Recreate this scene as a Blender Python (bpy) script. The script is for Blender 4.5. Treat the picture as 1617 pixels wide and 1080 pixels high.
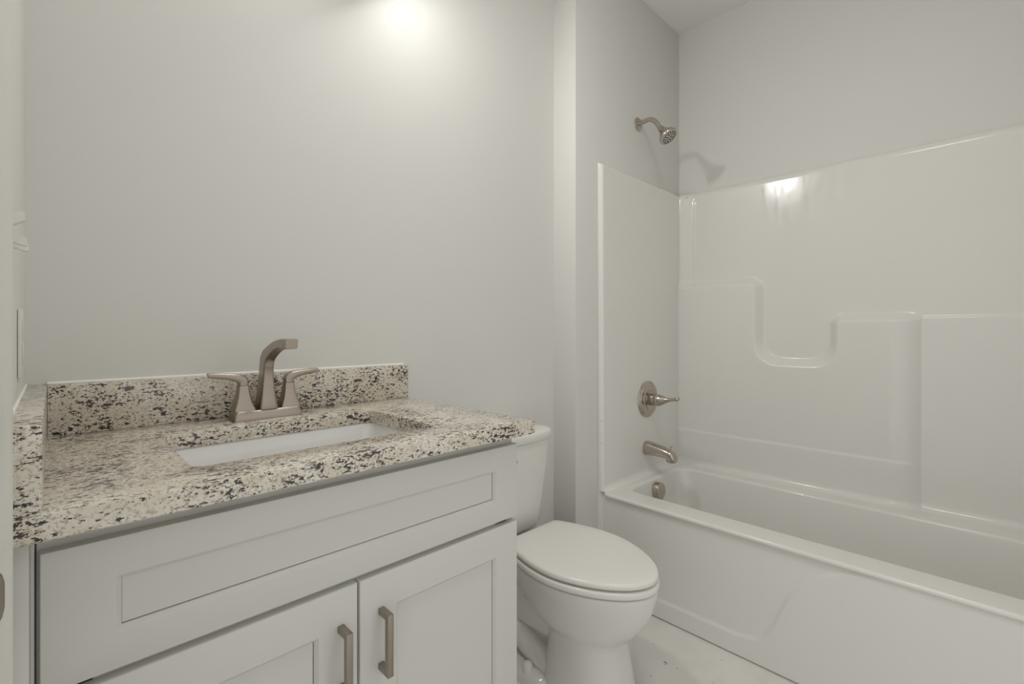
import bpy, bmesh, math, random
import numpy as np
from mathutils import Vector, Matrix

for _o in list(bpy.data.objects):
    bpy.data.objects.remove(_o, do_unlink=True)
S = bpy.context.scene
COL = S.collection
random.seed(7)

# ------------------------------------------------------------------ camera
CAM_H = 1.1214
cd = bpy.data.cameras.new('camera')
cd.sensor_fit = 'HORIZONTAL'
cd.sensor_width = 36.0
cd.lens = 744.7 / 1617 * 36.0
cd.shift_y = -17.0 / 1617
cd.clip_start = 0.01
cam = bpy.data.objects.new('camera', cd)
COL.objects.link(cam)
cam.location = (0, 0, CAM_H)
cam.rotation_mode = 'XYZ'
cam.rotation_euler = (math.radians(90), math.radians(0.0), math.radians(-44.195))
S.camera = cam

# ------------------------------------------------------------------ world, exposure
W = bpy.data.worlds.new('world')
S.world = W
W.use_nodes = True
bg = W.node_tree.nodes['Background']
bg.inputs[0].default_value = (1.0, 0.995, 0.955, 1)
bg.inputs[1].default_value = 0.83
S.view_settings.view_transform = 'Standard'
S.view_settings.look = 'None'
S.view_settings.gamma = 1
S.view_settings.use_curve_mapping = False
S.view_settings.exposure = -0.10
FILL_POWER = 17.0     # emission strength of the added fill light's lens
BULB_POWER = 205.0        # emission strength of the vanity lamp's bulb

# ------------------------------------------------------------------ key dimensions
XL = -0.0393            # left wall
YW = 1.3255             # vanity wall
XJ = 1.538              # jog
YP = 1.2068             # plumbing wall
XR = 2.440              # right wall
ZC = 2.735              # ceiling
YN = -0.345             # near end of the tub
HC = 0.914              # counter top
YF = 0.749              # counter front
XC = 0.804              # counter right end

# ------------------------------------------------------------------ materials
def new_mat(name):
    m = bpy.data.materials.new(name)
    m.use_nodes = True
    nt = m.node_tree
    return m, nt, nt.nodes, nt.links, nt.nodes['Principled BSDF']

def plain(name, col, rough=0.5, metal=0.0, bump=0.0, bscale=200.0, coat=0.0, bdist=0.001, var=0.0, vscale=3.0, rvar=0.0):
    m, nt, N, L, P = new_mat(name)
    P.inputs['Base Color'].default_value = (*col, 1)
    P.inputs['Roughness'].default_value = rough
    P.inputs['Metallic'].default_value = metal
    P.inputs['Coat Weight'].default_value = coat
    P.inputs['Coat Roughness'].default_value = 0.05
    tc = N.new('ShaderNodeTexCoord')
    if bump:
        n = N.new('ShaderNodeTexNoise'); n.inputs['Scale'].default_value = bscale
        n.inputs['Detail'].default_value = 3
        L.new(tc.outputs['Object'], n.inputs['Vector'])
        b = N.new('ShaderNodeBump'); b.inputs['Strength'].default_value = bump
        b.inputs['Distance'].default_value = bdist
        L.new(n.outputs[0], b.inputs['Height']); L.new(b.outputs[0], P.inputs['Normal'])
    if var:
        n = N.new('ShaderNodeTexNoise'); n.inputs['Scale'].default_value = vscale
        n.inputs['Detail'].default_value = 4
        L.new(tc.outputs['Object'], n.inputs['Vector'])
        mx = N.new('ShaderNodeMix'); mx.data_type = 'RGBA'
        mx.inputs[6].default_value = (*[c * (1 - var) for c in col], 1)
        mx.inputs[7].default_value = (*[min(1, c * (1 + var)) for c in col], 1)
        L.new(n.outputs[0], mx.inputs[0]); L.new(mx.outputs[2], P.inputs['Base Color'])
    if rvar:
        n = N.new('ShaderNodeTexNoise'); n.inputs['Scale'].default_value = 6
        n.inputs['Detail'].default_value = 6
        L.new(tc.outputs['Object'], n.inputs['Vector'])
        mr = N.new('ShaderNodeMapRange')
        mr.inputs[1].default_value = .3; mr.inputs[2].default_value = .7
        mr.inputs[3].default_value = max(0.02, rough - rvar); mr.inputs[4].default_value = rough + rvar
        L.new(n.outputs[0], mr.inputs[0]); L.new(mr.outputs[0], P.inputs['Roughness'])
    return m

M_WALL = plain('wall_paint', (.705, .70, .672), .55, bump=.12, bscale=260, bdist=.0008)
M_CEIL = plain('ceiling_paint', (.86, .85, .825), .8, bump=.1, bscale=200)
M_TRIM = plain('trim_paint', (.68, .67, .635), .38, bump=.04, bscale=90)
M_CAB = plain('cabinet_paint', (.655, .648, .618), .42, bump=.03, bscale=140)
M_CER = plain('white_porcelain', (.76, .75, .715), .10, coat=.3)
M_SINK = plain('sink_porcelain', (.80, .795, .78), .12, coat=.3)
M_LID = plain('white_seat_plastic', (.79, .78, .745), .22)
M_PLASTIC = plain('white_plate_plastic', (.72, .71, .67), .3)
M_CAULK = plain('white_caulk', (.85, .84, .81), .5)
M_DARK = plain('dark_rubber', (.018, .016, .015), .5)
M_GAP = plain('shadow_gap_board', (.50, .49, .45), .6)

def m_gelcoat():
    m, nt, N, L, P = new_mat('gelcoat')
    P.inputs['Base Color'].default_value = (.785, .778, .745, 1)
    tc = N.new('ShaderNodeTexCoord')
    # wiped, smeary gloss
    mp = N.new('ShaderNodeMapping'); mp.inputs['Scale'].default_value = (1, 10, 3)
    L.new(tc.outputs['Object'], mp.inputs['Vector'])
    n = N.new('ShaderNodeTexNoise'); n.inputs['Scale'].default_value = 3.0; n.inputs['Detail'].default_value = 8
    L.new(mp.outputs[0], n.inputs['Vector'])
    mr = N.new('ShaderNodeMapRange')
    mr.inputs[1].default_value = .35; mr.inputs[2].default_value = .68
    mr.inputs[3].default_value = .08; mr.inputs[4].default_value = .24
    L.new(n.outputs[0], mr.inputs[0]); L.new(mr.outputs[0], P.inputs['Roughness'])
    w = N.new('ShaderNodeTexNoise'); w.inputs['Scale'].default_value = 5.0; w.inputs['Detail'].default_value = 2
    L.new(tc.outputs['Object'], w.inputs['Vector'])
    b = N.new('ShaderNodeBump'); b.inputs['Strength'].default_value = .35; b.inputs['Distance'].default_value = .004
    L.new(w.outputs[0], b.inputs['Height']); L.new(b.outputs[0], P.inputs['Normal'])
    return m
M_GEL = m_gelcoat()

def m_nickel(name, col=(.50, .44, .38), rough=.30):
    m, nt, N, L, P = new_mat(name)
    P.inputs['Metallic'].default_value = 1.0
    tc = N.new('ShaderNodeTexCoord')
    mp = N.new('ShaderNodeMapping'); mp.inputs['Scale'].default_value = (40, 40, 900)
    L.new(tc.outputs['Object'], mp.inputs['Vector'])
    n = N.new('ShaderNodeTexNoise'); n.inputs['Scale'].default_value = 2.0; n.inputs['Detail'].default_value = 3
    L.new(mp.outputs[0], n.inputs['Vector'])
    mx = N.new('ShaderNodeMix'); mx.data_type = 'RGBA'
    mx.inputs[6].default_value = (*[c * .88 for c in col], 1)
    mx.inputs[7].default_value = (*[c * 1.1 for c in col], 1)
    L.new(n.outputs[0], mx.inputs[0]); L.new(mx.outputs[2], P.inputs['Base Color'])
    mr = N.new('ShaderNodeMapRange')
    mr.inputs[3].default_value = rough - .06; mr.inputs[4].default_value = rough + .08
    L.new(n.outputs[0], mr.inputs[0]); L.new(mr.outputs[0], P.inputs['Roughness'])
    return m
M_NICKEL = m_nickel('brushed_nickel_warm', (.41, .355, .30), .30)
M_NICKEL2 = m_nickel('brushed_nickel_bright', (.52, .47, .41), .20)
M_PULL = m_nickel('brushed_nickel_pull', (.36, .315, .27), .34)

def m_granite():
    m, nt, N, L, P = new_mat('speckled_granite')
    tc = N.new('ShaderNodeTexCoord')
    def noise(sc, det=4, rough=.55):
        n = N.new('ShaderNodeTexNoise'); n.inputs['Scale'].default_value = sc
        n.inputs['Detail'].default_value = det; n.inputs['Roughness'].default_value = rough
        L.new(tc.outputs['Object'], n.inputs['Vector']); return n
    def ramp(src, a, b, v0=0.0, v1=1.0):
        r = N.new('ShaderNodeMapRange'); r.interpolation_type = 'SMOOTHSTEP'
        r.inputs[1].default_value = a; r.inputs[2].default_value = b
        r.inputs[3].default_value = v0; r.inputs[4].default_value = v1
        L.new(src, r.inputs[0]); return r.outputs[0]
    def mix(fac, a, b):
        x = N.new('ShaderNodeMix'); x.data_type = 'RGBA'
        L.new(fac, x.inputs[0])
        for i, c in ((6, a), (7, b)):
            if isinstance(c, tuple): x.inputs[i].default_value = (*c, 1)
            else: L.new(c, x.inputs[i])
        return x.outputs[2]
    def math_(op, a, b):
        x = N.new('ShaderNodeMath'); x.operation = op
        for i, c in ((0, a), (1, b)):
            if isinstance(c, (int, float)): x.inputs[i].default_value = c
            else: L.new(c, x.inputs[i])
        return x.outputs[0]
    mp = N.new('ShaderNodeMapping'); mp.inputs['Scale'].default_value = (.55, .9, 1)
    L.new(tc.outputs['Object'], mp.inputs['Vector'])
    def snoise(sc, det, rough):
        n = noise(sc, det, rough); L.new(mp.outputs[0], n.inputs['Vector']); return n
    # cream ground with paler quartz patches and gritty grain
    c = mix(ramp(noise(22, 4).outputs[0], .42, .64), (.69, .63, .53), (.755, .715, .645))
    c = mix(ramp(noise(190, 4, .75).outputs[0], .50, .61), c, (.47, .40, .31))
    c = mix(ramp(noise(60, 3).outputs[0], .66, .70), c, (.36, .355, .345))
    # small dark flecks gathered in drifts
    drift = ramp(noise(12, 3).outputs[0], .36, .66, -.045, .028)
    mp2 = N.new('ShaderNodeMapping'); mp2.inputs['Scale'].default_value = (.5, 1, 1)
    L.new(tc.outputs['Object'], mp2.inputs['Vector'])
    big = noise(100, 3.5, .62); L.new(mp2.outputs[0], big.inputs['Vector'])
    f0 = ramp(math_('ADD', big.outputs[0], drift), .598, .616)
    c = mix(f0, c, (.050, .036, .034))
    f1 = ramp(math_('ADD', snoise(185, 3, .62).outputs[0], drift), .572, .596)
    c = mix(f1, c, (.032, .024, .022))
    f2 = ramp(math_('ADD', snoise(290, 2, .6).outputs[0], drift), .600, .640)
    c = mix(f2, c, (.075, .058, .048))
    # larger burgundy and slate crystals
    v = N.new('ShaderNodeTexVoronoi'); v.inputs['Scale'].default_value = 34
    L.new(mp.outputs[0], v.inputs['Vector'])
    sep = N.new('ShaderNodeSeparateColor'); L.new(v.outputs['Color'], sep.inputs[0])
    pick = ramp(sep.outputs[0], .91, .915)
    wob = math_('ADD', v.outputs['Distance'], math_('MULTIPLY', noise(150, 3).outputs[0], .6))
    blob = math_('MULTIPLY', pick, ramp(wob, .46, .51, 1.0, 0.0))
    tint = mix(ramp(sep.outputs[1], .6, .62), (.045, .022, .024), (.11, .115, .12))
    c = mix(blob, c, tint)
    L.new(c, P.inputs['Base Color'])
    P.inputs['Roughness'].default_value = .22
    P.inputs['Coat Weight'].default_value = .35
    P.inputs['Coat Roughness'].default_value = .08
    return m
M_GRAN = m_granite()

def m_floor():
    m, nt, N, L, P = new_mat('pale_marbled_vinyl')
    tc = N.new('ShaderNodeTexCoord')
    n = N.new('ShaderNodeTexNoise'); n.inputs['Scale'].default_value = 5; n.inputs['Detail'].default_value = 8
    n.inputs['Distortion'].default_value = 1.2
    L.new(tc.outputs['Object'], n.inputs['Vector'])
    r = N.new('ShaderNodeValToRGB')
    e = r.color_ramp.elements
    e[0].position = .38; e[0].color = (.725, .71, .675, 1)
    e[1].position = .60; e[1].color = (.77, .76, .725, 1)
    L.new(n.outputs[0], r.inputs[0])
    s = N.new('ShaderNodeTexNoise'); s.inputs['Scale'].default_value = 34; s.inputs['Detail'].default_value = 4
    L.new(tc.outputs['Object'], s.inputs['Vector'])
    mr = N.new('ShaderNodeMapRange'); mr.inputs[1].default_value = .70; mr.inputs[2].default_value = .76
    L.new(s.outputs[0], mr.inputs[0])
    x = N.new('ShaderNodeMix'); x.data_type = 'RGBA'
    L.new(mr.outputs[0], x.inputs[0]); L.new(r.outputs[0], x.inputs[6])
    x.inputs[7].default_value = (.30, .29, .265, 1)
    L.new(x.outputs[2], P.inputs['Base Color'])
    P.inputs['Roughness'].default_value = .3
    return m
M_FLOOR = m_floor()

def m_emit(name, col, st):
    m, nt, N, L, P = new_mat(name)
    P.inputs['Base Color'].default_value = (*col, 1)
    P.inputs['Emission Color'].default_value = (*col, 1)
    P.inputs['Emission Strength'].default_value = st
    return m
M_BULB = m_emit('lit_bulb', (1.0, .982, .945), BULB_POWER)
M_BULB_DIM = m_emit('lit_bulb_dimmer', (1.0, .982, .945), BULB_POWER * .22)
M_FILL_LENS = m_emit('lit_fill_lens', (1.0, .985, .945), FILL_POWER)

# ------------------------------------------------------------------ object helpers
def link(name, me, mat, root=None, smooth=None):
    o = bpy.data.objects.new(name, me)
    COL.objects.link(o)
    for mm in (mat if isinstance(mat, (list, tuple)) else [mat]):
        me.materials.append(mm)
    if smooth is not None:
        me.polygons.foreach_set('use_smooth', [True] * len(me.polygons))
        if smooth < 180:
            me.set_sharp_from_angle(angle=math.radians(smooth))
    if root is not None:
        o.parent = root
    return o

def base_of(root):
    """world position of an object's frame (parts are built in world coordinates)"""
    v = Vector((0, 0, 0))
    while root is not None:
        v += root.location
        root = root.parent
    return v

def from_bm(name, bm, mat, root=None, smooth=30):
    b = base_of(root)
    bmesh.ops.recalc_face_normals(bm, faces=bm.faces[:])
    if b.length:
        bmesh.ops.translate(bm, verts=bm.verts[:], vec=-b)
    me = bpy.data.meshes.new(name)
    bm.to_mesh(me); bm.free()
    return link(name, me, mat, root, smooth)

def thing(name, label, cat, loc, group=None):
    o = bpy.data.objects.new(name, None)
    COL.objects.link(o)
    o.empty_display_size = .05
    o.location = loc
    o['label'] = label; o['category'] = cat
    if group: o['group'] = group
    return o

def tag(o, label, cat, group=None):
    o['label'] = label; o['category'] = cat
    if group: o['group'] = group
    return o

def struct(name, bm, mat, smooth=30):
    o = from_bm(name, bm, mat, None, smooth)
    o['kind'] = 'structure'
    return o

def box(bm, x0, x1, y0, y1, z0, z1, bev=0.0, seg=2, mi=0):
    t = bmesh.new()
    r = bmesh.ops.create_cube(t, size=1)
    for v in t.verts:
        v.co = ((x0 + x1) / 2 + v.co.x * (x1 - x0), (y0 + y1) / 2 + v.co.y * (y1 - y0), (z0 + z1) / 2 + v.co.z * (z1 - z0))
    if bev:
        bmesh.ops.bevel(t, geom=t.edges[:], offset=bev, segments=seg, profile=.5, affect='EDGES')
    merge(bm, t, mi)

def merge(bm, t, mi=0):
    me = bpy.data.meshes.new('tmp')
    for f in t.faces: f.material_index = mi
    t.to_mesh(me); t.free()
    bm.from_mesh(me)
    bpy.data.meshes.remove(me)

def loft(bm, rings, close=True, cap0=True, cap1=True, mi=0):
    """rings: list of equal-length lists of points"""
    vs = [[bm.verts.new(p) for p in r] for r in rings]
    n = len(vs[0])
    for a, b in zip(vs, vs[1:]):
        for i in range(n if close else n - 1):
            j = (i + 1) % n
            f = bm.faces.new((a[i], a[j], b[j], b[i])); f.material_index = mi
    if cap0: bm.faces.new(vs[0]).material_index = mi
    if cap1: bm.faces.new(list(reversed(vs[-1]))).material_index = mi
    return vs

def lathe(bm, prof, origin, axis, n=40, cap=True, mi=0, up=None):
    """prof: list of (distance along axis, radius)"""
    a = Vector(axis).normalized()
    u = a.orthogonal().normalized() if up is None else (Vector(up) - a * Vector(up).dot(a)).normalized()
    w = a.cross(u)
    o = Vector(origin)
    rings = []
    for d, r in prof:
        rings.append([o + a * d + (u * math.cos(2 * math.pi * i / n) + w * math.sin(2 * math.pi * i / n)) * max(r, 1e-5) for i in range(n)])
    loft(bm, rings, True, cap, cap, mi)

def tube(bm, path, radii, n=20, cap=True, flat=1.0, up=(0, 0, 1), mi=0):
    pts = [Vector(p) for p in path]
    if not isinstance(radii, (list, tuple)): radii = [radii] * len(pts)
    rings = []
    for i, p in enumerate(pts):
        t = (pts[min(i + 1, len(pts) - 1)] - pts[max(i - 1, 0)]).normalized()
        s = t.cross(Vector(up))
        if s.length < 1e-4: s = t.cross(Vector((1, 0, 0)))
        s.normalize(); q = s.cross(t)
        rings.append([p + (s * math.cos(2 * math.pi * k / n) + q * math.sin(2 * math.pi * k / n) * flat) * radii[i] for k in range(n)])
    loft(bm, rings, True, cap, cap, mi)

def spline(pts, n=8):
    """Catmull-Rom resample"""
    P = [np.array(p, float) for p in pts]
    P = [2 * P[0] - P[1]] + P + [2 * P[-1] - P[-2]]
    out = []
    for i in range(1, len(P) - 2):
        for k in range(n):
            t = k / n
            a, b, c, d = P[i - 1], P[i], P[i + 1], P[i + 2]
            out.append(.5 * ((2 * b) + (-a + c) * t + (2 * a - 5 * b + 4 * c - d) * t * t + (-a + 3 * b - 3 * c + d) * t ** 3))
    out.append(P[-2])
    return out

def rrect(x0, x1, y0, y1, r, z, k=6, m=6):
    """rounded rectangle, CCW; k points per corner, m extra points per side (equal counts for lofting)"""
    r = max(min(r, (x1 - x0) / 2 - 1e-5, (y1 - y0) / 2 - 1e-5), 1e-5)
    out = []
    cs = [(x1 - r, y0 + r, -90), (x1 - r, y1 - r, 0), (x0 + r, y1 - r, 90), (x0 + r, y0 + r, 180)]
    for q, (cx, cy, a0) in enumerate(cs):
        arc = [(cx + r * math.cos(math.radians(a0 + 90 * i / k)), cy + r * math.sin(math.radians(a0 + 90 * i / k))) for i in range(k + 1)]
        out += arc
        nx, ny, na = cs[(q + 1) % 4]
        e = (nx + r * math.cos(math.radians(na)), ny + r * math.sin(math.radians(na)))
        for i in range(1, m):
            out.append((arc[-1][0] + (e[0] - arc[-1][0]) * i / m, arc[-1][1] + (e[1] - arc[-1][1]) * i / m))
    return [(x, y, z) for x, y in out]

def grid_mesh(name, X, Y, Z, mat, root=None, smooth=60, flip=False):
    b = base_of(root)
    r, c = X.shape
    co = np.stack([X - b.x, Y - b.y, Z - b.z], -1).reshape(-1, 3)
    idx = np.arange(r * c).reshape(r, c)
    q = np.stack([idx[:-1, :-1], idx[1:, :-1], idx[1:, 1:], idx[:-1, 1:]], -1).reshape(-1, 4)
    if flip: q = q[:, ::-1]
    me = bpy.data.meshes.new(name)
    me.from_pydata(co.tolist(), [], q.tolist())
    me.update()
    return link(name, me, mat, root, smooth)

def sstep(t):
    t = np.clip(t, 0, 1)
    return t * t * (3 - 2 * t)

# ------------------------------------------------------------------ the room shell
T = .11
bm = bmesh.new(); box(bm, -1.2, XR + T, -1.3, YW + T, -.06, 0); struct('floor', bm, M_FLOOR)
bm = bmesh.new(); box(bm, XL - T, XR + T, -.9, YW + T, ZC, ZC + .06); struct('ceiling', bm, M_CEIL)
bm = bmesh.new(); box(bm, XL - T, XJ + .02, YW, YW + T, 0, ZC); struct('wall_back', bm, M_WALL)
# furred-out wall that closes the end of the tub alcove; its left face is the bright return
bm = bmesh.new(); box(bm, XJ, XR + T, YP, YW + T, 0, ZC, bev=.003); struct('wall_alcove', bm, M_WALL)
bm = bmesh.new(); box(bm, XR, XR + T, YN - .02, YP + .02, 0, ZC); struct('wall_right', bm, M_WALL)
bm = bmesh.new(); box(bm, XJ, XR + T, YN - .0218 - T, YN - .0218, 0, ZC, bev=.003); struct('wall_front', bm, M_WALL)
DOOR_Y = .4525
bm = bmesh.new()
box(bm, XL - T, XL, DOOR_Y + .018, YW + .02, 0, ZC)
box(bm, XL - T, XL, -.9, DOOR_Y + .018, 2.05, ZC)
struct('wall_left', bm, M_WALL)
# door jamb and casing on the left
bm = bmesh.new(); box(bm, XL - T - .002, XL + .001, DOOR_Y, DOOR_Y + .018, 0, 2.05, bev=.0015); struct('trim_1', bm, M_TRIM)
prof = [(0, 0), (.0085, 0), (.0115, .0015), (.0125, .005), (.0130, .030), (.0150, .040), (.0170, .046), (.0178, .051), (.0165, .0555), (.012, .057), (0, .057)]
bm = bmesh.new()
ycas = DOOR_Y + .006
loft(bm, [[(XL + px, ycas + py, z) for px, py in prof] for z in (0, 2.11)])
struct('trim_2', bm, M_TRIM, 50)
# baseboard behind the toilet
bm = bmesh.new(); box(bm, XC, XJ, YW - .014, YW, 0, .09, bev=.004); struct('baseboard_back', bm, M_TRIM)

# ------------------------------------------------------------------ one-piece tub and shower unit
XA, YE, XS, ZR, ZS = 1.690, 1.185, 2.420, .431, 1.852
unit = thing('bathtub', 'white glossy one-piece bathtub with moulded shower surround filling the alcove', 'bathtub', (XA, YE, 0))

# back panel: one moulded skin, with a raised lower body, a soap-shelf notch and a lower right panel
ys = np.linspace(YN, YE, 400)
zs = np.concatenate([np.linspace(ZR - .004, ZR + .05, 22)[:-1], np.linspace(ZR + .05, ZS, 370)])
Y, Z = np.meshgrid(ys, zs)
def rbox(dy, dz, r):
    """signed distance to the quadrant dy<0, dz<0 with a rounded outer corner"""
    a, b = dy + r, dz + r
    return np.minimum(np.maximum(a, b), 0) + np.hypot(np.maximum(a, 0), np.maximum(b, 0)) - r
def smin(a, b, k):
    h = np.clip(.5 + .5 * (b - a) / k, 0, 1)
    return b * (1 - h) + a * h - k * h * (1 - h)
A = rbox(.787 - Y, Z - 1.363, .045)
B = rbox(Y - .487, Z - 1.178, .030)
C = Z - .978
sd = smin(smin(A, C, .115), B, 9e-3)
sd = smin(sd, smin(B, C, .115), 9e-3)
t = np.clip((.016 - sd) / .032, 0, 1)
def softramp(t, k=.07):
    return k * (np.logaddexp(0, t / k) - np.logaddexp(0, (t - 1) / k))
body = softramp((.016 - sd) / .032)
right = np.clip((Y - .205) / .095, 0, 1)
right = np.sin(np.pi / 2 * right ** .85)
D = .038 * body * right
# lower part of the body stands out a little more under the crease
D = D + .0045 * sstep((.612 - Z) / .012) * right
# panel to the right of the body stands proud below its top line
D = D + .007 * sstep((1.184 - Z) / .012) * (1 - right)
# angled corner strip above the body
D = D + .022 * np.clip((Y - 1.113) / .07, 0, 1) * (1 - body)
D = D + .003 * np.exp(-((Y - 1.111) / .005) ** 2) * (1 - body) * sstep((ZS - .035 - Z) / .03)
# cove at the foot, rounded lip at the top
rc = .028
u = np.clip(Z - ZR, 0, rc)
D = D + rc - np.sqrt(np.maximum(rc ** 2 - (rc - u) ** 2, 0))
D = D - .0190 * np.clip((Z - (ZS - .03)) / .03, 0, 1) ** 2.2
grid_mesh('back_panel', XS - D, Y, Z, M_GEL, unit, 180)

# plumbing end panel with a rounded front flange
xs_ = np.concatenate([np.linspace(0, 1, 14) ** 1.5 * .02, np.linspace(.0205, .78, 60)])
zs2 = np.concatenate([np.linspace(ZR - .004, ZR + .05, 22)[:-1], np.linspace(ZR + .05, ZS - .02, 40), np.linspace(ZS - .019, ZS, 8)])
U, Z2 = np.meshgrid(xs_, zs2)
edge = 1.690 + .006 * (ZS - Z2) / (ZS - ZR)
X2 = edge + U
X2 = np.minimum(X2, XS + .004)
rr = .016
v = np.clip(U / rr, 0, 1)
out = .0210 * np.sqrt(np.clip(1 - (1 - v) ** 2, 0, 1))
u = np.clip(Z2 - ZR, 0, rc)
out = out + (rc - np.sqrt(np.maximum(rc ** 2 - (rc - u) ** 2, 0))) * np.clip(U / .05, 0, 1)
out = out * (1 - .9 * np.clip((Z2 - (ZS - .018)) / .018, 0, 1) ** 2.5)
grid_mesh('end_panel', X2, YP - .0008 - out, Z2, M_GEL, unit, 180, flip=True)

# the matching panel at the near end
yb_ = YN - .0218
grid_mesh('end_panel', X2, yb_ + .0008 + out, Z2, M_GEL, unit, 180)

# apron with its shallow sculpted field and the rolled front of the rim
cy_ = np.array([-1, .10, .218, .307, .371, .439, .485, .509, .522, .552, .612, .744, 1.4])
cz_ = np.array([.47, .445, .419, .404, .377, .315, .236, .164, .116, .090, .076, .075, .075])
ys3 = np.linspace(YN, YE, 360)
zs3 = np.linspace(.0, ZR - .020, 160)
Y3, Z3 = np.meshgrid(ys3, zs3)
zc_ = np.interp(Y3, cy_, cz_)
sl = np.gradient(np.interp(ys3, cy_, cz_), ys3)
ker = np.ones(15) / 15
zcs = np.convolve(np.pad(np.interp(ys3, cy_, cz_), 7, 'edge'), ker, 'valid')
sl = np.gradient(zcs, ys3)
dist = (Z3 - zcs[None, :]) / np.sqrt(1 + sl[None, :] ** 2)
rec = .0055 * sstep((dist + .008) / .016)
X3 = XA + rec
X3 = X3 + .010 * sstep((.006 - Z3) / .004)          # shadow gap along the floor
nose = []
for k in range(13):                                   # rolled rim front
    a = math.radians(-90 + 180 * k / 12)
    nose.append((XA - .004 - .0075 * math.cos(a), ZR - .0085 + .0085 * math.sin(a)))
Xn = np.array([[p[0]] * len(ys3) for p in nose]); Zn = np.array([[p[1]] * len(ys3) for p in nose])
Yn = np.repeat(ys3[None, :], len(nose), 0)
Xn = Xn + .0035 + .024 * np.clip((Yn - (YE - .035)) / .035, 0, 1) ** 2
grid_mesh('apron', np.vstack([X3, Xn]), np.vstack([Y3, Yn]), np.vstack([Z3, Zn]), M_GEL, unit, 60, flip=True)
bm = bmesh.new()                                      # left return of the apron to the wall
loft(bm, [[(XA + .030, YE, ZR - .003), (XA + .003, YE, ZR - .03), (XA, YE, 0), (1.686, YP - .0005, 0), (1.692, YP - .0005, ZR - .003)],
          [(XA + .04, YE - .001, ZR - .003), (XA + .04, YE - .001, ZR - .03), (XA + .04, YE - .001, 0), (XA + .04, YP - .0005, 0), (XA + .04, YP - .0005, ZR - .003)]])
from_bm('apron_return', bm, M_GEL, unit, 30)

# rim and basin
rings = [rrect(XA - .0005, XS - .003, YN, YE, .028, ZR, 8, 14)]
ox0, ox1, oy0, oy1 = 1.788, 2.290, YN + .10, 1.128
def ring(o, z, r): return rrect(ox0 + o, ox1 - o, oy0 + o, oy1 - o, r, z, 8, 14)
for i in range(7):
    a = math.radians(90 * i / 6)
    rings.append(ring(.012 * math.sin(a) - .004, ZR - .012 * (1 - math.cos(a)), .060))
bot = [(.016, .38, .065), (.024, .30, .075), (.036, .20, .09), (.050, .13, .10), (.066, .10, .11), (.10, .085, .11), (.16, .080, .09)]
for o, z, r in bot: rings.append(ring(o, z, r))
bm = bmesh.new(); loft(bm, rings, True, False, True); from_bm('basin', bm, M_GEL, unit, 40)
bm = bmesh.new(); lathe(bm, [(0, .034), (.003, .034), (.004, .03), (.002, .022)], (2.05, .90, .078), (0, 0, 1)); from_bm('drain', bm, M_NICKEL2, unit)
# nail heads in the flange
for zz in (.64, .735):
    bm = bmesh.new(); lathe(bm, [(0, .002), (.0012, .0012)], (1.687, YE - .0002, zz), (0, -1, 0), 8)
    from_bm('screw_head', bm, M_PULL, unit)
bm = bmesh.new(); lathe(bm, [(0, .003), (.002, .002)], (XS - .011, 1.148, ZS - .022), (-1, 0, 0), 8)
from_bm('screw_head', bm, M_PULL, unit)

# ------------------------------------------------------------------ shower fittings
XV = 2.058
sh = thing('wall_shower', 'brushed nickel shower head on a bent arm high on the alcove wall', 'shower', (2.020, YP, 2.122))
fz = 2.118
bm = bmesh.new(); lathe(bm, [(0, .032), (.003, .032), (.006, .029), (.009, .018), (.010, .012)], (2.020, YP - .0002, fz), (0, -1, 0)); from_bm('flange', bm, M_NICKEL2, sh, 40)
arm = spline([(2.020, YP - .002, fz), (2.020, YP - .03, fz + .003), (2.020, 1.145, fz + .004), (2.021, 1.118, fz - .012), (2.021, 1.100, fz - .038), (2.021, 1.088, fz - .058)], 8)
bm = bmesh.new(); tube(bm, arm, .0105, 20); from_bm('arm', bm, M_NICKEL2, sh, 60)
ho = Vector((2.021, 1.091, fz - .052)); ha = Vector((.0, -.62, -.78)).normalized()
bm = bmesh.new()
lathe(bm, [(0, .012), (.006, .0145), (.014, .0150), (.018, .017), (.030, .0225), (.040, .029), (.050, .0370), (.056, .0405), (.060, .0420), (.067, .0425), (.071, .0405), (.0715, .036), (.0690, .0355)], ho, ha, 44)
hd = from_bm('head', bm, M_NICKEL2, sh, 40)
bm = bmesh.new()
fo = ho + ha * .0700
lathe(bm, [(0, .0362), (.0014, .0350), (.0022, .012)], fo, ha, 40, mi=0)
u_ = ha.orthogonal().normalized(); w_ = ha.cross(u_)
for R_, n_ in ((.0300, 16), (.0215, 10), (.0125, 6), (.004, 2)):
    for k in range(n_):
        a = 2 * math.pi * (k + .3 * (n_ % 5)) / n_
        p = fo + ha * .0008 + (u_ * math.cos(a) + w_ * math.sin(a)) * R_
        lathe(bm, [(0, .0036 if R_ > .01 else .0026), (.0034, .0026)], p, ha, 8, mi=1)
from_bm('spray_face', bm, [plain('grey_face', (.62, .60, .57), .35), M_DARK], sh, 40)
tabv = u_ if u_.z > 0 else -u_
bm = bmesh.new()
uu = Vector((0, -.78, .62))
tube(bm, [ho + ha * .066 + uu * .040, ho + ha * .063 + uu * .047, ho + ha * .060 + uu * .054], [.0042, .0034, .0030], 10)
from_bm('selector_tab', bm, M_NICKEL2, sh)

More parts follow.
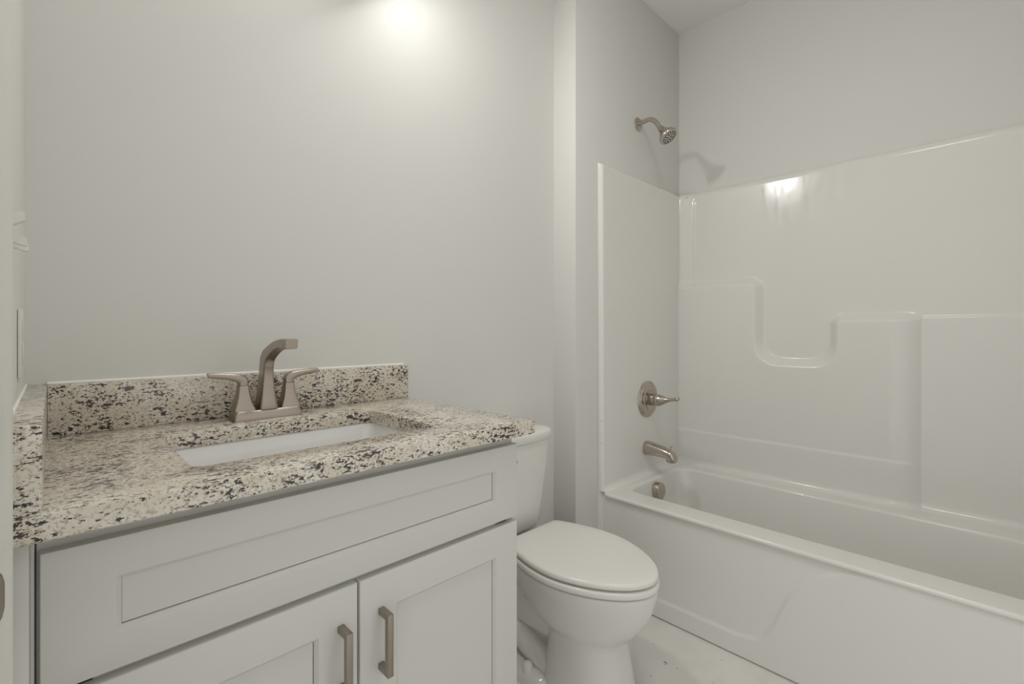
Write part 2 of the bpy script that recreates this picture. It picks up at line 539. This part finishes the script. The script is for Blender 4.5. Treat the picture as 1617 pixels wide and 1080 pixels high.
sv = thing('shower_valve', 'round nickel shower valve plate with teardrop lever above the tub spout', 'shower valve', (2.070, YE, .792))
VO = (2.070, YE - .0004, .792)
bm = bmesh.new(); lathe(bm, [(0, .088), (.0035, .088), (.007, .084), (.0075, .078), (.0110, .0755), (.0118, .064), (.0118, .058), (.0150, .054), (.0170, .050), (.0145, .046), (.009, .038), (.009, .028)], VO, (0, -1, 0), 64); from_bm('escutcheon', bm, M_NICKEL2, sv, 35)
bm = bmesh.new(); lathe(bm, [(.008, .029), (.046, .0285), (.047, .026)], VO, (0, -1, 0), 40); from_bm('sleeve', bm, M_NICKEL2, sv, 40)
lev = []
for d, r in [(.048, .0265), (.0495, .0285), (.056, .0288), (.066, .0270), (.080, .0215), (.094, .0155), (.108, .0110), (.122, .0090), (.134, .0102), (.146, .0124), (.154, .0132), (.159, .0112), (.1615, .005)]:
    lev.append((d, r))
bm = bmesh.new()
rg = []
for d, r in lev:
    rise = .016 * max(0, (d - .06) / .1) ** 1.4
    fl = 1 - .28 * sstep((d - .10) / .04)
    rg.append([(VO[0] + r * math.cos(2 * math.pi * i / 32), VO[1] - d, VO[2] + rise + fl * r * math.sin(2 * math.pi * i / 32)) for i in range(32)])
loft(bm, rg); from_bm('lever', bm, M_NICKEL2, sv, 45)

ts = thing('tub_spout', 'brushed nickel tub spout with pull-up knob just above the tub rim', 'tub spout', (XV, YE, .560))
bm = bmesh.new()
rg = []
SP = [(.0004, .0, .0320, .0325), (.004, .0, .0325, .033), (.03, .000, .0318, .0315), (.07, -.003, .0300, .0275), (.10, -.0065, .0285, .0240), (.122, -.012, .0270, .0235), (.138, -.0205, .0250, .0235), (.1485, -.0305, .0225, .0175), (.1515, -.0385, .0200, .0085)]
for d, dz, hw, hh in SP:
    rg.append([(XV + hw * math.copysign(abs(math.cos(a)) ** .85, math.cos(a)), YE - d - .004 * math.sin(a) * (d > .13), .558 + dz + hh * math.copysign(abs(math.sin(a)) ** .85, math.sin(a))) for a in [2 * math.pi * i / 36 for i in range(36)]])
loft(bm, rg)
tube(bm, [(XV, YE - .128, .542), (XV, YE - .128, .5125)], [.0225, .0205], 28)
from_bm('spout_body', bm, M_NICKEL2, ts, 50)
bm = bmesh.new(); lathe(bm, [(0, .003), (.016, .003), (.018, .0065), (.021, .0075), (.0235, .006)], (XV, YE - .128, .566), (0, 0, 1), 20); from_bm('diverter_knob', bm, M_NICKEL2, ts, 40)

ov = thing('overflow_plate', 'round nickel overflow cover inside the tub below its spout', 'overflow plate', (2.052, 1.118, .380))
bm = bmesh.new(); lathe(bm, [(0, .038), (.023, .0385), (.0265, .037), (.0275, .034), (.028, .0)], (2.022, 1.1108, .378), (0, -.995, .1), 44); from_bm('cover', bm, M_NICKEL2, ov, 40)
bm = bmesh.new(); box(bm, 2.010, 2.034, 1.086, 1.102, .3385, .3415, bev=.001); from_bm('drain_slot', bm, M_DARK, ov)

# ------------------------------------------------------------------ vanity
YD = .7815              # door faces
van = thing('vanity_cabinet', 'white shaker vanity cabinet with two doors under the granite counter', 'cabinet', (.383, 1.05, 0))
bm = bmesh.new()
cb = YD + .019
for b_ in ((-.0145, .0015, cb, YW - .003, .10, .872), (.761, .777, cb, YW - .003, .10, .872), (.0015, .761, YW - .010, YW - .003, .10, .872),
           (.0015, .761, cb + .019, YW - .010, .10, .116), (.0015, .761, cb, cb + .019, .10, .140), (.0015, .761, cb, cb + .019, .840, .872),
           (.0015, .761, cb, cb + .019, .662, .712), (.0015, .036, cb, cb + .019, .140, .840), (.726, .761, cb, cb + .019, .140, .840)):
    box(bm, *b_)
from_bm('carcass', bm, M_CAB, van)
bm = bmesh.new(); box(bm, -.0145, .777, cb + .06, cb + .075, 0.0, .10); from_bm('toe_kick', bm, M_CAB, van)
bm = bmesh.new()
box(bm, XL + .001, -.0200, YD + .003, YD + .022, .02, HC - .0310, bev=.0015)
from_bm('filler_strip', bm, M_TRIM, van)
bm = bmesh.new()
box(bm, -.0200, -.0162, YD + .009, cb + .03, .02, HC - .0310, bev=.0008)
from_bm('scribe_strip', bm, M_CAB, van)
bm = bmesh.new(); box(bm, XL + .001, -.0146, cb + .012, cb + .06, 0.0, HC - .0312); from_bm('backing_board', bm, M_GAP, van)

def shaker(name, x0, x1, z0, z1, stl, str_, rt, rb, root):
    """frame with a chamfered opening and its recessed flat panel"""
    th, ch, dp, bv = .019, .0058, .0078, .0026
    bm = bmesh.new()
    def r(ins, y, a0=0, a1=0, b0=0, b1=0):
        return [(x0 + ins + a0, y, z0 + ins + b0), (x1 - ins - a1, y, z0 + ins + b0), (x1 - ins - a1, y, z1 - ins - b1), (x0 + ins + a0, y, z1 - ins - b1)]
    rings = [r(0, YD + th), r(0, YD + bv), r(bv * .3, YD + bv * .3), r(bv, YD),
             r(0, YD, stl, str_, rb, rt), r(ch, YD + dp * .75, stl, str_, rb, rt), r(ch, YD + th - .001, stl, str_, rb, rt)]
    loft(bm, rings, True, True, False)
    o = from_bm(name, bm, M_CAB, root, 25)
    bm = bmesh.new()
    g = .0011
    box(bm, x0 + stl + ch + g * .4, x1 - str_ - ch - g, YD + dp, YD + dp + .006, z0 + rb + ch + g, z1 - rt - ch - g * .3)
    from_bm('center_panel', bm, M_CAB, o)
    return o
shaker('drawer_front', -.0117, .777, .6908, .8595, .069, .066, .050, .047, van)
def pull(door, xc):
    bm = bmesh.new()
    z0, z1, w, pr = .509, .6195, .0058, .035
    a_, t_ = YD + .0002, .0108
    prof = [(a_, z0), (YD - pr, z0), (YD - pr, z1), (a_, z1), (a_, z1 - t_), (YD - pr + t_, z1 - t_), (YD - pr + t_, z0 + t_), (a_, z0 + t_)]
    L0 = [bm.verts.new((xc - w, y, z)) for y, z in prof]; L1 = [bm.verts.new((xc + w, y, z)) for y, z in prof]
    for i in range(8):
        j = (i + 1) % 8; bm.faces.new((L0[i], L0[j], L1[j], L1[i]))
    for V in (L0, L1):
        for q in ((0, 1, 6, 7), (1, 2, 5, 6), (2, 3, 4, 5)):
            bm.faces.new([V[k] for k in q])
    bmesh.ops.recalc_face_normals(bm, faces=bm.faces[:])
    sharp = [e for e in bm.edges if len(e.link_faces) == 2 and e.calc_face_angle(0) > .5]
    bmesh.ops.bevel(bm, geom=sharp, offset=.0007, segments=2, profile=.5, affect='EDGES')
    o = from_bm('bar_pull', bm, M_PULL, door)
    o['label'] = 'square brushed nickel bar pull'
d1 = shaker('door', -.0117, .3825, .115, .6800, .068, .068, .066, .066, van); pull(d1, .3520)
d2 = shaker('door', .3865, .777, .115, .6800, .072, .066, .065, .066, van); pull(d2, .4275)

# countertop
ct = thing('granite_countertop', 'speckled cream granite countertop with backsplash on the white vanity', 'countertop', (.383, 1.04, HC - .0305))
SX0, SX1, SY0, SY1, SR = .152, .600, .852, 1.150, .022
z0, z1 = HC - .0305, HC
e = .0018
def outer(i, z): return rrect(XL + .0006 + i, XC - i, YF + i, YW - .0006 - i, .002, z, 6, 10)
def inner(i, z): return rrect(SX0 - i, SX1 + i, SY0 - i, SY1 + i, SR, z, 6, 10)
bm = bmesh.new()
rg = [inner(0, z0), inner(0, z1 - e), inner(e * .3, z1 - e * .3), inner(e, z1), outer(e, z1), outer(e * .3, z1 - e * .3), outer(0, z1 - e), outer(0, z0 + e), outer(e, z0), inner(0, z0)]
loft(bm, rg, True, False, False)
bmesh.ops.remove_doubles(bm, verts=bm.verts[:], dist=1e-6)
from_bm('slab', bm, M_GRAN, ct, 30)
bm = bmesh.new(); box(bm, XL + .0306, XC, 1.298, YW - .0006, HC, 1.0145, bev=.0012); from_bm('backsplash', bm, M_GRAN, ct)
bm = bmesh.new(); box(bm, XL + .0006, XL + .0303, YF + .001, YW - .0006, HC, 1.0150, bev=.0012); from_bm('side_splash', bm, M_GRAN, ct)
bm = bmesh.new()
tube(bm, [(XL + .03, YW - .001, 1.0155), (XC - .002, YW - .001, 1.0155)], .0042, 10)
tube(bm, [(XC - .0005, YW - .002, HC), (XC - .0005, YW - .002, 1.013)], .0028, 10)
tube(bm, [(XL + .001, YF + .004, 1.0160), (XL + .001, YW - .004, 1.0160)], .0022, 10)
from_bm('caulk_line', bm, M_CAULK, ct)

# undermount sink
sk = thing('sink', 'white rectangular undermount sink set in the granite counter', 'sink', (.376, 1.0, z0 - .15))
bm = bmesh.new()
def sr(i, z, r): return rrect(SX0 - i, SX1 + i, SY0 - i, SY1 + i, r, z, 6, 10)
rg = [sr(.022, z0 - .0008, .035), sr(.004, z0 - .0008, .026), sr(.0025, z0 - .003, .026), sr(-.004, z0 - .03, .028), sr(-.016, z0 - .10, .034), sr(-.026, z0 - .128, .042), sr(-.045, z0 - .140, .045), sr(-.09, z0 - .146, .04)]
rg_out = [sr(-.085, z0 - .158, .045), sr(-.02, z0 - .145, .045), sr(.008, z0 - .03, .035), sr(.022, z0 - .010, .035)]
loft(bm, rg + rg_out + [rg[0]], True, False, False)
bmesh.ops.remove_doubles(bm, verts=bm.verts[:], dist=1e-6)
from_bm('basin', bm, M_SINK, sk, 50)
bm = bmesh.new(); loft(bm, [sr(-.0895, z0 - .1462, .04), sr(-.0895, z0 - .150, .04)]); from_bm('basin_floor', bm, M_SINK, sk)
bm = bmesh.new(); lathe(bm, [(0, .030), (.004, .030), (.005, .026), (.004, .019), (.009, .018), (.010, .0)], (.376, 1.01, z0 - .147), (0, 0, 1)); from_bm('drain', bm, M_NICKEL2, sk)

# faucet
FX, FY, FZ = .3700, 1.236, HC + .0004
fc = thing('faucet', 'brushed nickel two-handle faucet standing on the counter behind the sink', 'faucet', (FX, FY, FZ))
bm = bmesh.new()
def fr(hx, hy, z, r, dx=0, dy=0): return rrect(FX + dx - hx, FX + dx + hx, FY + dy - hy, FY + dy + hy, r, FZ + z, 4, 3)
loft(bm, [fr(.0755, .0300, 0, .004), fr(.0755, .0300, .003, .004), fr(.0735, .0278, .012, .004), fr(.0700, .0245, .0200, .004), fr(.0690, .0235, .0212, .004)])
from_bm('base_plate', bm, M_NICKEL, fc, 40)
# spout: side profile stations (y, z of the section centre, half width, half thickness, pitch)
bm = bmesh.new()
st = [  # front point (y,z), back point (y,z), half width, edge radius
    ((1.2095, .021), (1.2640, .021), .0215),
    ((1.2095, .026), (1.2640, .026), .0215),
    ((1.2130, .045), (1.2610, .045), .0180),
    ((1.2150, .070), (1.2580, .072), .0150),
    ((1.2155, .095), (1.2555, .100), .0130),
    ((1.2150, .115), (1.2530, .128), .0120),
    ((1.2115, .130), (1.2470, .147), .0118),
    ((1.2000, .141), (1.2280, .162), .0118),
    ((1.1700, .1555), (1.1860, .1755), .0120),
    ((1.1400, .1650), (1.1500, .1850), .0122),
    ((1.1150, .1690), (1.1200, .1890), .0126),
    ((1.0980, .1685), (1.1010, .1905), .0130),
    ((1.0750, .1675), (1.0740, .1905), .0133),
    ((1.0660, .1685), (1.0620, .1900), .0128)]
rg = []
for (fy, fz_), (by, bz), hw in st:
    f = Vector((0, fy, fz_)); b = Vector((0, by, bz)); c = (f + b) / 2; d = (b - f) / 2
    q = []
    for i in range(32):
        a = 2 * math.pi * i / 32
        ca, sa = math.cos(a), math.sin(a)
        ex = .30
        q.append((FX + hw * math.copysign(abs(ca) ** ex, ca), c.y + d.y * math.copysign(abs(sa) ** ex, sa), FZ + c.z + d.z * math.copysign(abs(sa) ** ex, sa)))
    rg.append(q)
loft(bm, rg); from_bm('spout', bm, M_NICKEL, fc, 40)
def f_handle(s):
    hx = FX + s * .0510
    bm = bmesh.new()
    P = [(.0208, .0225, .0235), (.0262, .0218, .0232), (.034, .0185, .0200), (.044, .0155, .0172), (.056, .0130, .0148), (.068, .0114, .0130), (.0795, .0106, .0122)]
    loft(bm, [rrect(hx - a, hx + a, FY - b, FY + b, .003, FZ + z, 4, 3) for z, a, b in P])
    o = from_bm('handle', bm, M_NICKEL, fc, 40)
    bm = bmesh.new()
    # lever: rises from the post, then sweeps outwards; sections given by lower/upper points in (outward, z)
    Q = [((-.0104, .0803), (.0104, .0803), .0120), ((-.0106, .0880), (.0104, .0835), .0120), ((-.0095, .0960), (.0115, .0868), .0120), ((-.0040, .1025), (.0150, .0890), .0120),
         ((.0080, .1068), (.0200, .0912), .0118), ((.0250, .1088), (.0290, .0945), .0112), ((.0450, .1108), (.0470, .0980), .0106), ((.0640, .1125), (.0640, .1005), .0100), ((.0715, .1118), (.0690, .1010), .0096)]
    rg = []
    for (ux, uz), (lx, lz), hw in Q:
        c = ((ux + lx) / 2, (uz + lz) / 2); d = ((ux - lx) / 2, (uz - lz) / 2)
        q = []
        for i in range(24):
            a = 2 * math.pi * i / 24
            ca, sa = math.cos(a), math.sin(a); ex = .4
            k = math.copysign(abs(sa) ** ex, sa)
            q.append((hx + s * (c[0] + d[0] * k), FY + hw * math.copysign(abs(ca) ** ex, ca), FZ + c[1] + d[1] * k))
        rg.append(q)
    loft(bm, rg); from_bm('lever', bm, M_NICKEL, o, 45)
f_handle(-1); f_handle(1)

# ------------------------------------------------------------------ toilet
TX = 1.209
tl = thing('toilet', 'white two-piece toilet with closed lid between vanity and tub', 'toilet', (TX, .95, 0))
OUT = [(1.147, .118), (1.135, .130), (1.10, .144), (1.05, .160), (1.0, .172), (.95, .178), (.90, .1765), (.85, .166), (.80, .147), (.76, .125), (.73, .103), (.705, .079), (.686, .052), (.675, .028), (.670, 0)]
def egg(off, z, n=96, y_back=None, sq=0.0, cy0=.93):
    """lid outline as a closed ring of n points about (TX, cy0)"""
    pts = [(y, w) for y, w in OUT]
    R = [(TX + w, y) for y, w in pts] + [(TX - w, y) for y, w in reversed(pts[:-1])]
    # resample
    S_ = [np.array(p) for p in R] + [np.array(R[0])]
    back = None
    L_ = [0]
    for a, b in zip(S_, S_[1:]): L_.append(L_[-1] + np.linalg.norm(b - a))
    tt = np.linspace(0, L_[-1], n, endpoint=False)
    xs = np.interp(tt, L_, [p[0] for p in S_]); yy = np.interp(tt, L_, [p[1] for p in S_])
    c = np.array([TX, cy0])
    out = []
    for x, y in zip(xs, yy):
        d = np.array([x, y]) - c; l = np.linalg.norm(d)
        p = c + d * (l + off) / l
        out.append((p[0], p[1], z))
    return out
# smooth the outline before use
_d = spline([(y, w, 0) for y, w in OUT], 6)
OUT = [(p[0], max(p[1], 0)) for p in _d]
bm = bmesh.new()
loft(bm, [egg(-.016, .4068), egg(-.003, .4070), egg(-.0005, .4090), egg(0, .4125), egg(0, .4170), egg(-.0015, .4205), egg(-.005, .4235), egg(-.012, .4250), egg(-.04, .4262), egg(-.09, .4268)])
from_bm('lid', bm, M_LID, tl, 60)
bm = bmesh.new()
loft(bm, [egg(-.020, .3805), egg(-.002, .3808), egg(.002, .3830), egg(.003, .3870), egg(.003, .3960), egg(.0015, .3990), egg(-.003, .4010), egg(-.012, .4015)])
from_bm('seat', bm, M_LID, tl, 60)
bm = bmesh.new()
def ell(cy, a, b, z, n=96, p=2.0, cx=TX):
    out = []
    for i in range(n):
        t = 2 * math.pi * i / n + math.pi / 2 - .75
        c_, s_ = math.cos(t), math.sin(t)
        out.append((cx + a * math.copysign(abs(c_) ** (2 / p), c_), cy + b * math.copysign(abs(s_) ** (2 / p), s_), z))
    return out
def blend(A_, B_, t, z): return [(a[0] * (1 - t) + b[0] * t, a[1] * (1 - t) + b[1] * t, z) for a, b in zip(A_, B_)]
# start both rings at the same bearing: sort by angle about a centre
def polar(ringp, cy0, n=96):
    P_ = [(math.atan2(p[1] - cy0, p[0] - TX), math.hypot(p[0] - TX, p[1] - cy0)) for p in ringp]
    P_.sort()
    an = np.array([q[0] for q in P_]); ra = np.array([q[1] for q in P_])
    an = np.concatenate([an - 2 * math.pi, an, an + 2 * math.pi]); ra = np.tile(ra, 3)
    th = np.linspace(-math.pi, math.pi, n, endpoint=False)
    return th, np.interp(th, an, ra)
CY0 = .905
th, rim_r = polar(egg(-.002, 0, 300), CY0)
_, col_r = polar(ell(.900, .110, .122, 0, 300, 2.3), CY0)
_, foot_r = polar(ell(.897, .126, .146, 0, 300, 2.5), CY0)
def pr_ring(r_, z): return [(TX + r_[i] * math.cos(th[i]), CY0 + r_[i] * math.sin(th[i]), z) for i in range(len(th))]
LV = [(0, 'f', 0), (.012, 'f', 0), (.03, 'm', .2), (.07, 'm', .45), (.12, 'm', .75), (.175, 'c', .02), (.200, 'c', .08), (.213, 'c', .18), (.225, 'c', .33), (.242, 'c', .50), (.264, 'c', .66), (.292, 'c', .80), (.320, 'c', .905), (.345, 'c', .965), (.362, 'c', 1.0), (.372, 'c', 1.01), (.3755, 'c', .99), (.377, 'c', .95)]
rg = []
for z, k, t in LV:
    if k == 'f': r_ = foot_r
    elif k == 'm': r_ = foot_r * (1 - t) + col_r * t
    else: r_ = col_r * (1 - t) + rim_r * t
    rg.append(pr_ring(r_, z))
loft(bm, rg)
# rear body, deck, foot and the trapway bulges
loft(bm, [rrect(TX - .050, TX + .050, .95, 1.235, .03, .0), rrect(TX - .050, TX + .050, .95, 1.235, .03, .128), rrect(TX - .074, TX + .074, .95, 1.24, .03, .138), rrect(TX - .084, TX + .084, .95, 1.245, .035, .16), rrect(TX - .094, TX + .094, .95, 1.25, .04, .22), rrect(TX - .108, TX + .108, .96, 1.27, .04, .30), rrect(TX - .122, TX + .122, 1.00, 1.295, .04, .345), rrect(TX - .128, TX + .128, 1.00, 1.30, .04, .372), rrect(TX - .124, TX + .124, 1.0, 1.296, .04, .377)])
loft(bm, [rrect(TX - .142, TX + .142, .97, 1.235, .05, 0), rrect(TX - .140, TX + .140, .97, 1.235, .05, .018), rrect(TX - .125, TX + .125, .97, 1.22, .05, .030), rrect(TX - .075, TX + .075, .97, 1.20, .04, .042)])
for s in (-1, 1):
    tp = spline([(TX + s * .050, .90, .040), (TX + s * .056, 1.04, .058), (TX + s * .058, 1.11, .084), (TX + s * .056, 1.17, .120), (TX + s * .045, 1.21, .17)], 8)
    tube(bm, tp, .043, 24)
from_bm('bowl', bm, M_CER, tl, 50)
for s in (-1, 1):
    bm = bmesh.new(); lathe(bm, [(0, .0185), (.008, .0185), (.022, .0165), (.031, .0115), (.035, .0)], (TX + s * .112, 1.055, .024), (0, 0, 1), 24)
    from_bm('bolt_cap', bm, M_LID, tl, 50)
for s in (-1, 1):
    bm = bmesh.new(); box(bm, TX + s * .075 - .022, TX + s * .075 + .022, 1.140, 1.168, .374, .4060, bev=.006, seg=3); from_bm('hinge', bm, M_LID, tl, 50)
# tank
def bow(hx, yb, yf, bowd, z, r=.03, k=96):
    out = []
    for x, y, zz in rrect(TX - hx, TX + hx, yf, yb, r, z, 8, 16):
        w = max(0, 1 - ((x - TX) / hx) ** 2)
        f = (yb - y) / (yb - yf)
        out.append((x, y - bowd * w * f, z))
    return out
yb = YW - .012
bm = bmesh.new()
loft(bm, [bow(.092, yb - .01, 1.215, .012, .392, .03), bow(.112, yb - .004, 1.205, .014, .400, .036), bow(.120, yb, 1.200, .016, .414, .038), bow(.127, yb, 1.195, .018, .48, .038), bow(.140, yb, 1.180, .022, .640, .038), bow(.146, yb, 1.176, .022, .722, .038)])
from_bm('tank', bm, M_CER, tl, 50)
bm = bmesh.new()
loft(bm, [bow(.148, yb + .002, 1.172, .024, .7245, .040), bow(.152, yb + .003, 1.168, .024, .728, .042), bow(.153, yb + .003, 1.167, .024, .752, .042), bow(.149, yb, 1.171, .024, .7590, .040), bow(.136, yb - .012, 1.185, .022, .7620, .035), bow(.09, yb - .04, 1.215, .01, .7640, .02)])
from_bm('tank_lid', bm, M_CER, tl, 50)
bm = bmesh.new()
lathe(bm, [(0, .012), (.012, .011), (.014, .0)], (TX - .115, 1.185, .675), (0, -1, 0), 20)
tube(bm, [(TX - .115, 1.167, .675), (TX - .085, 1.160, .672), (TX - .06, 1.158, .668)], [.006, .0055, .005], 12)
from_bm('flush_lever', bm, M_NICKEL2, tl, 50)

# ------------------------------------------------------------------ plates on the left wall
ol = thing('outlet', 'white outlet cover on the left wall just above the counter', 'outlet', (XL, 1.062, 1.104))
bm = bmesh.new(); box(bm, XL + .0004, XL + .0048, 1.025, 1.100, 1.050, 1.1555, bev=.0015); from_bm('cover_plate', bm, M_PLASTIC, ol)
for zz in (1.0850, 1.1230):
    bm = bmesh.new(); box(bm, XL + .0046, XL + .0062, 1.046, 1.080, zz - .0145, zz + .0145, bev=.0012); from_bm('receptacle', bm, M_PLASTIC, ol)
sw = thing('light_switch', 'white toggle light switch beside the door casing', 'light switch', (XL, .70, 1.222))
bm = bmesh.new(); box(bm, XL + .0004, XL + .0055, .610, .775, 1.165, 1.280, bev=.002); from_bm('cover_plate', bm, M_PLASTIC, sw)
for yy, s in ((.646, .43), (.692, -.50), (.738, -.50)):
    bm = bmesh.new()
    rg = []
    for d, w, h in ((.004, .0055, .009), (.010, .0050, .0062), (.0185, .0045, .0046), (.0198, .0038, .0036)):
        c = 1.222 + s * d
        rg.append([(XL + d, yy - w, c - h), (XL + d, yy + w, c - h), (XL + d, yy + w, c + h), (XL + d, yy - w, c + h)])
    loft(bm, rg); from_bm('toggle', bm, M_PLASTIC, sw, 30)
bm = bmesh.new()
arc = [(XL - .075, 0), (XL - .01, 0), (XL + .001, 0), (XL + .007, .0010), (XL + .0122, .0026), (XL + .0152, .0048), (XL + .0162, .0062)]
def strike(off):
    rows = []
    for k, (x, dy) in enumerate(arc):
        hh = (.028, .028, .027, .0245, .020, .0135, .008)[k]
        rows.append([(x, DOOR_Y - .0016 + dy + off, .947 + hh * q) for q in (-1, -.85, -.5, 0, .5, .85, 1)])
    return rows
a_, b_ = strike(0), strike(.0014)
loft(bm, a_, False, False, False); loft(bm, b_, False, False, False)
bm.verts.ensure_lookup_table()
n7 = 7; nr = len(arc)
for r_ in range(nr - 1):
    for cidx in (0, 6):
        i, j = r_ * n7 + cidx, (r_ + 1) * n7 + cidx
        bm.faces.new((bm.verts[i], bm.verts[j], bm.verts[nr * n7 + j], bm.verts[nr * n7 + i]))
for c_ in range(6):
    i, j = (nr - 1) * n7 + c_, (nr - 1) * n7 + c_ + 1
    bm.faces.new((bm.verts[i], bm.verts[j], bm.verts[nr * n7 + j], bm.verts[nr * n7 + i]))
so = from_bm('strike_plate', bm, M_PULL, None, 40)
tag(so, 'nickel strike plate on the door jamb at the left edge', 'strike plate')

# ------------------------------------------------------------------ vanity lamp (just above the frame)
LY, LZ = 1.190, 2.315
vl = thing('vanity_light', 'nickel two-light wall lamp with tilted cup shades above the vanity', 'lamp', (.60, YW, 2.44))
bm = bmesh.new(); box(bm, .40, .80, YW - .024, YW - .0004, 2.41, 2.47, bev=.006); from_bm('wall_plate', bm, M_NICKEL2, vl, 40)
for LX, AIM in ((.670, Vector((.42, -.68, -.53))), (.470, Vector((-.25, -.70, -.62)))):
    AIM = AIM.normalized()
    bm = bmesh.new(); tube(bm, spline([(LX, YW - .020, 2.44), (LX, LY + .07, 2.445), (LX, LY + .055, 2.40), Vector((LX, LY, LZ)) - AIM * .075], 6), .008, 14); from_bm('arm', bm, M_NICKEL2, vl, 50)
    bm = bmesh.new(); lathe(bm, [(-.085, .016), (-.080, .024), (-.05, .034), (-.004, .0575), (.004, .0590), (.004, .0565), (-.002, .0550)], (LX, LY, LZ), AIM, 40); from_bm('cup_shade', bm, M_NICKEL2, vl, 40)
    bm = bmesh.new(); lathe(bm, [(-.0015, .0545), (.001, .0535), (.0022, .050)], (LX, LY, LZ), AIM, 40); from_bm('lit_lens', bm, M_BULB if LX > .55 else M_BULB_DIM, vl, 40)

# ------------------------------------------------------------------ unseen ceiling light, added to brighten the counter and other tops
cl = thing('added_fill_light', 'round fill light added on the ceiling, out of view', 'fill light', (.85, .25, ZC))
bm = bmesh.new(); lathe(bm, [(.0004, .215), (.02, .215), (.03, .205), (.03, .198), (.005, .198)], (.85, .25, ZC), (0, 0, -1), 64); from_bm('rim', bm, M_NICKEL2, cl, 40)
bm = bmesh.new(); lathe(bm, [(.012, .1975), (.034, .1965), (.05, .17), (.06, .10), (.062, .0)], (.85, .25, ZC), (0, 0, -1), 64); from_bm('lit_lens', bm, M_FILL_LENS, cl, 60)
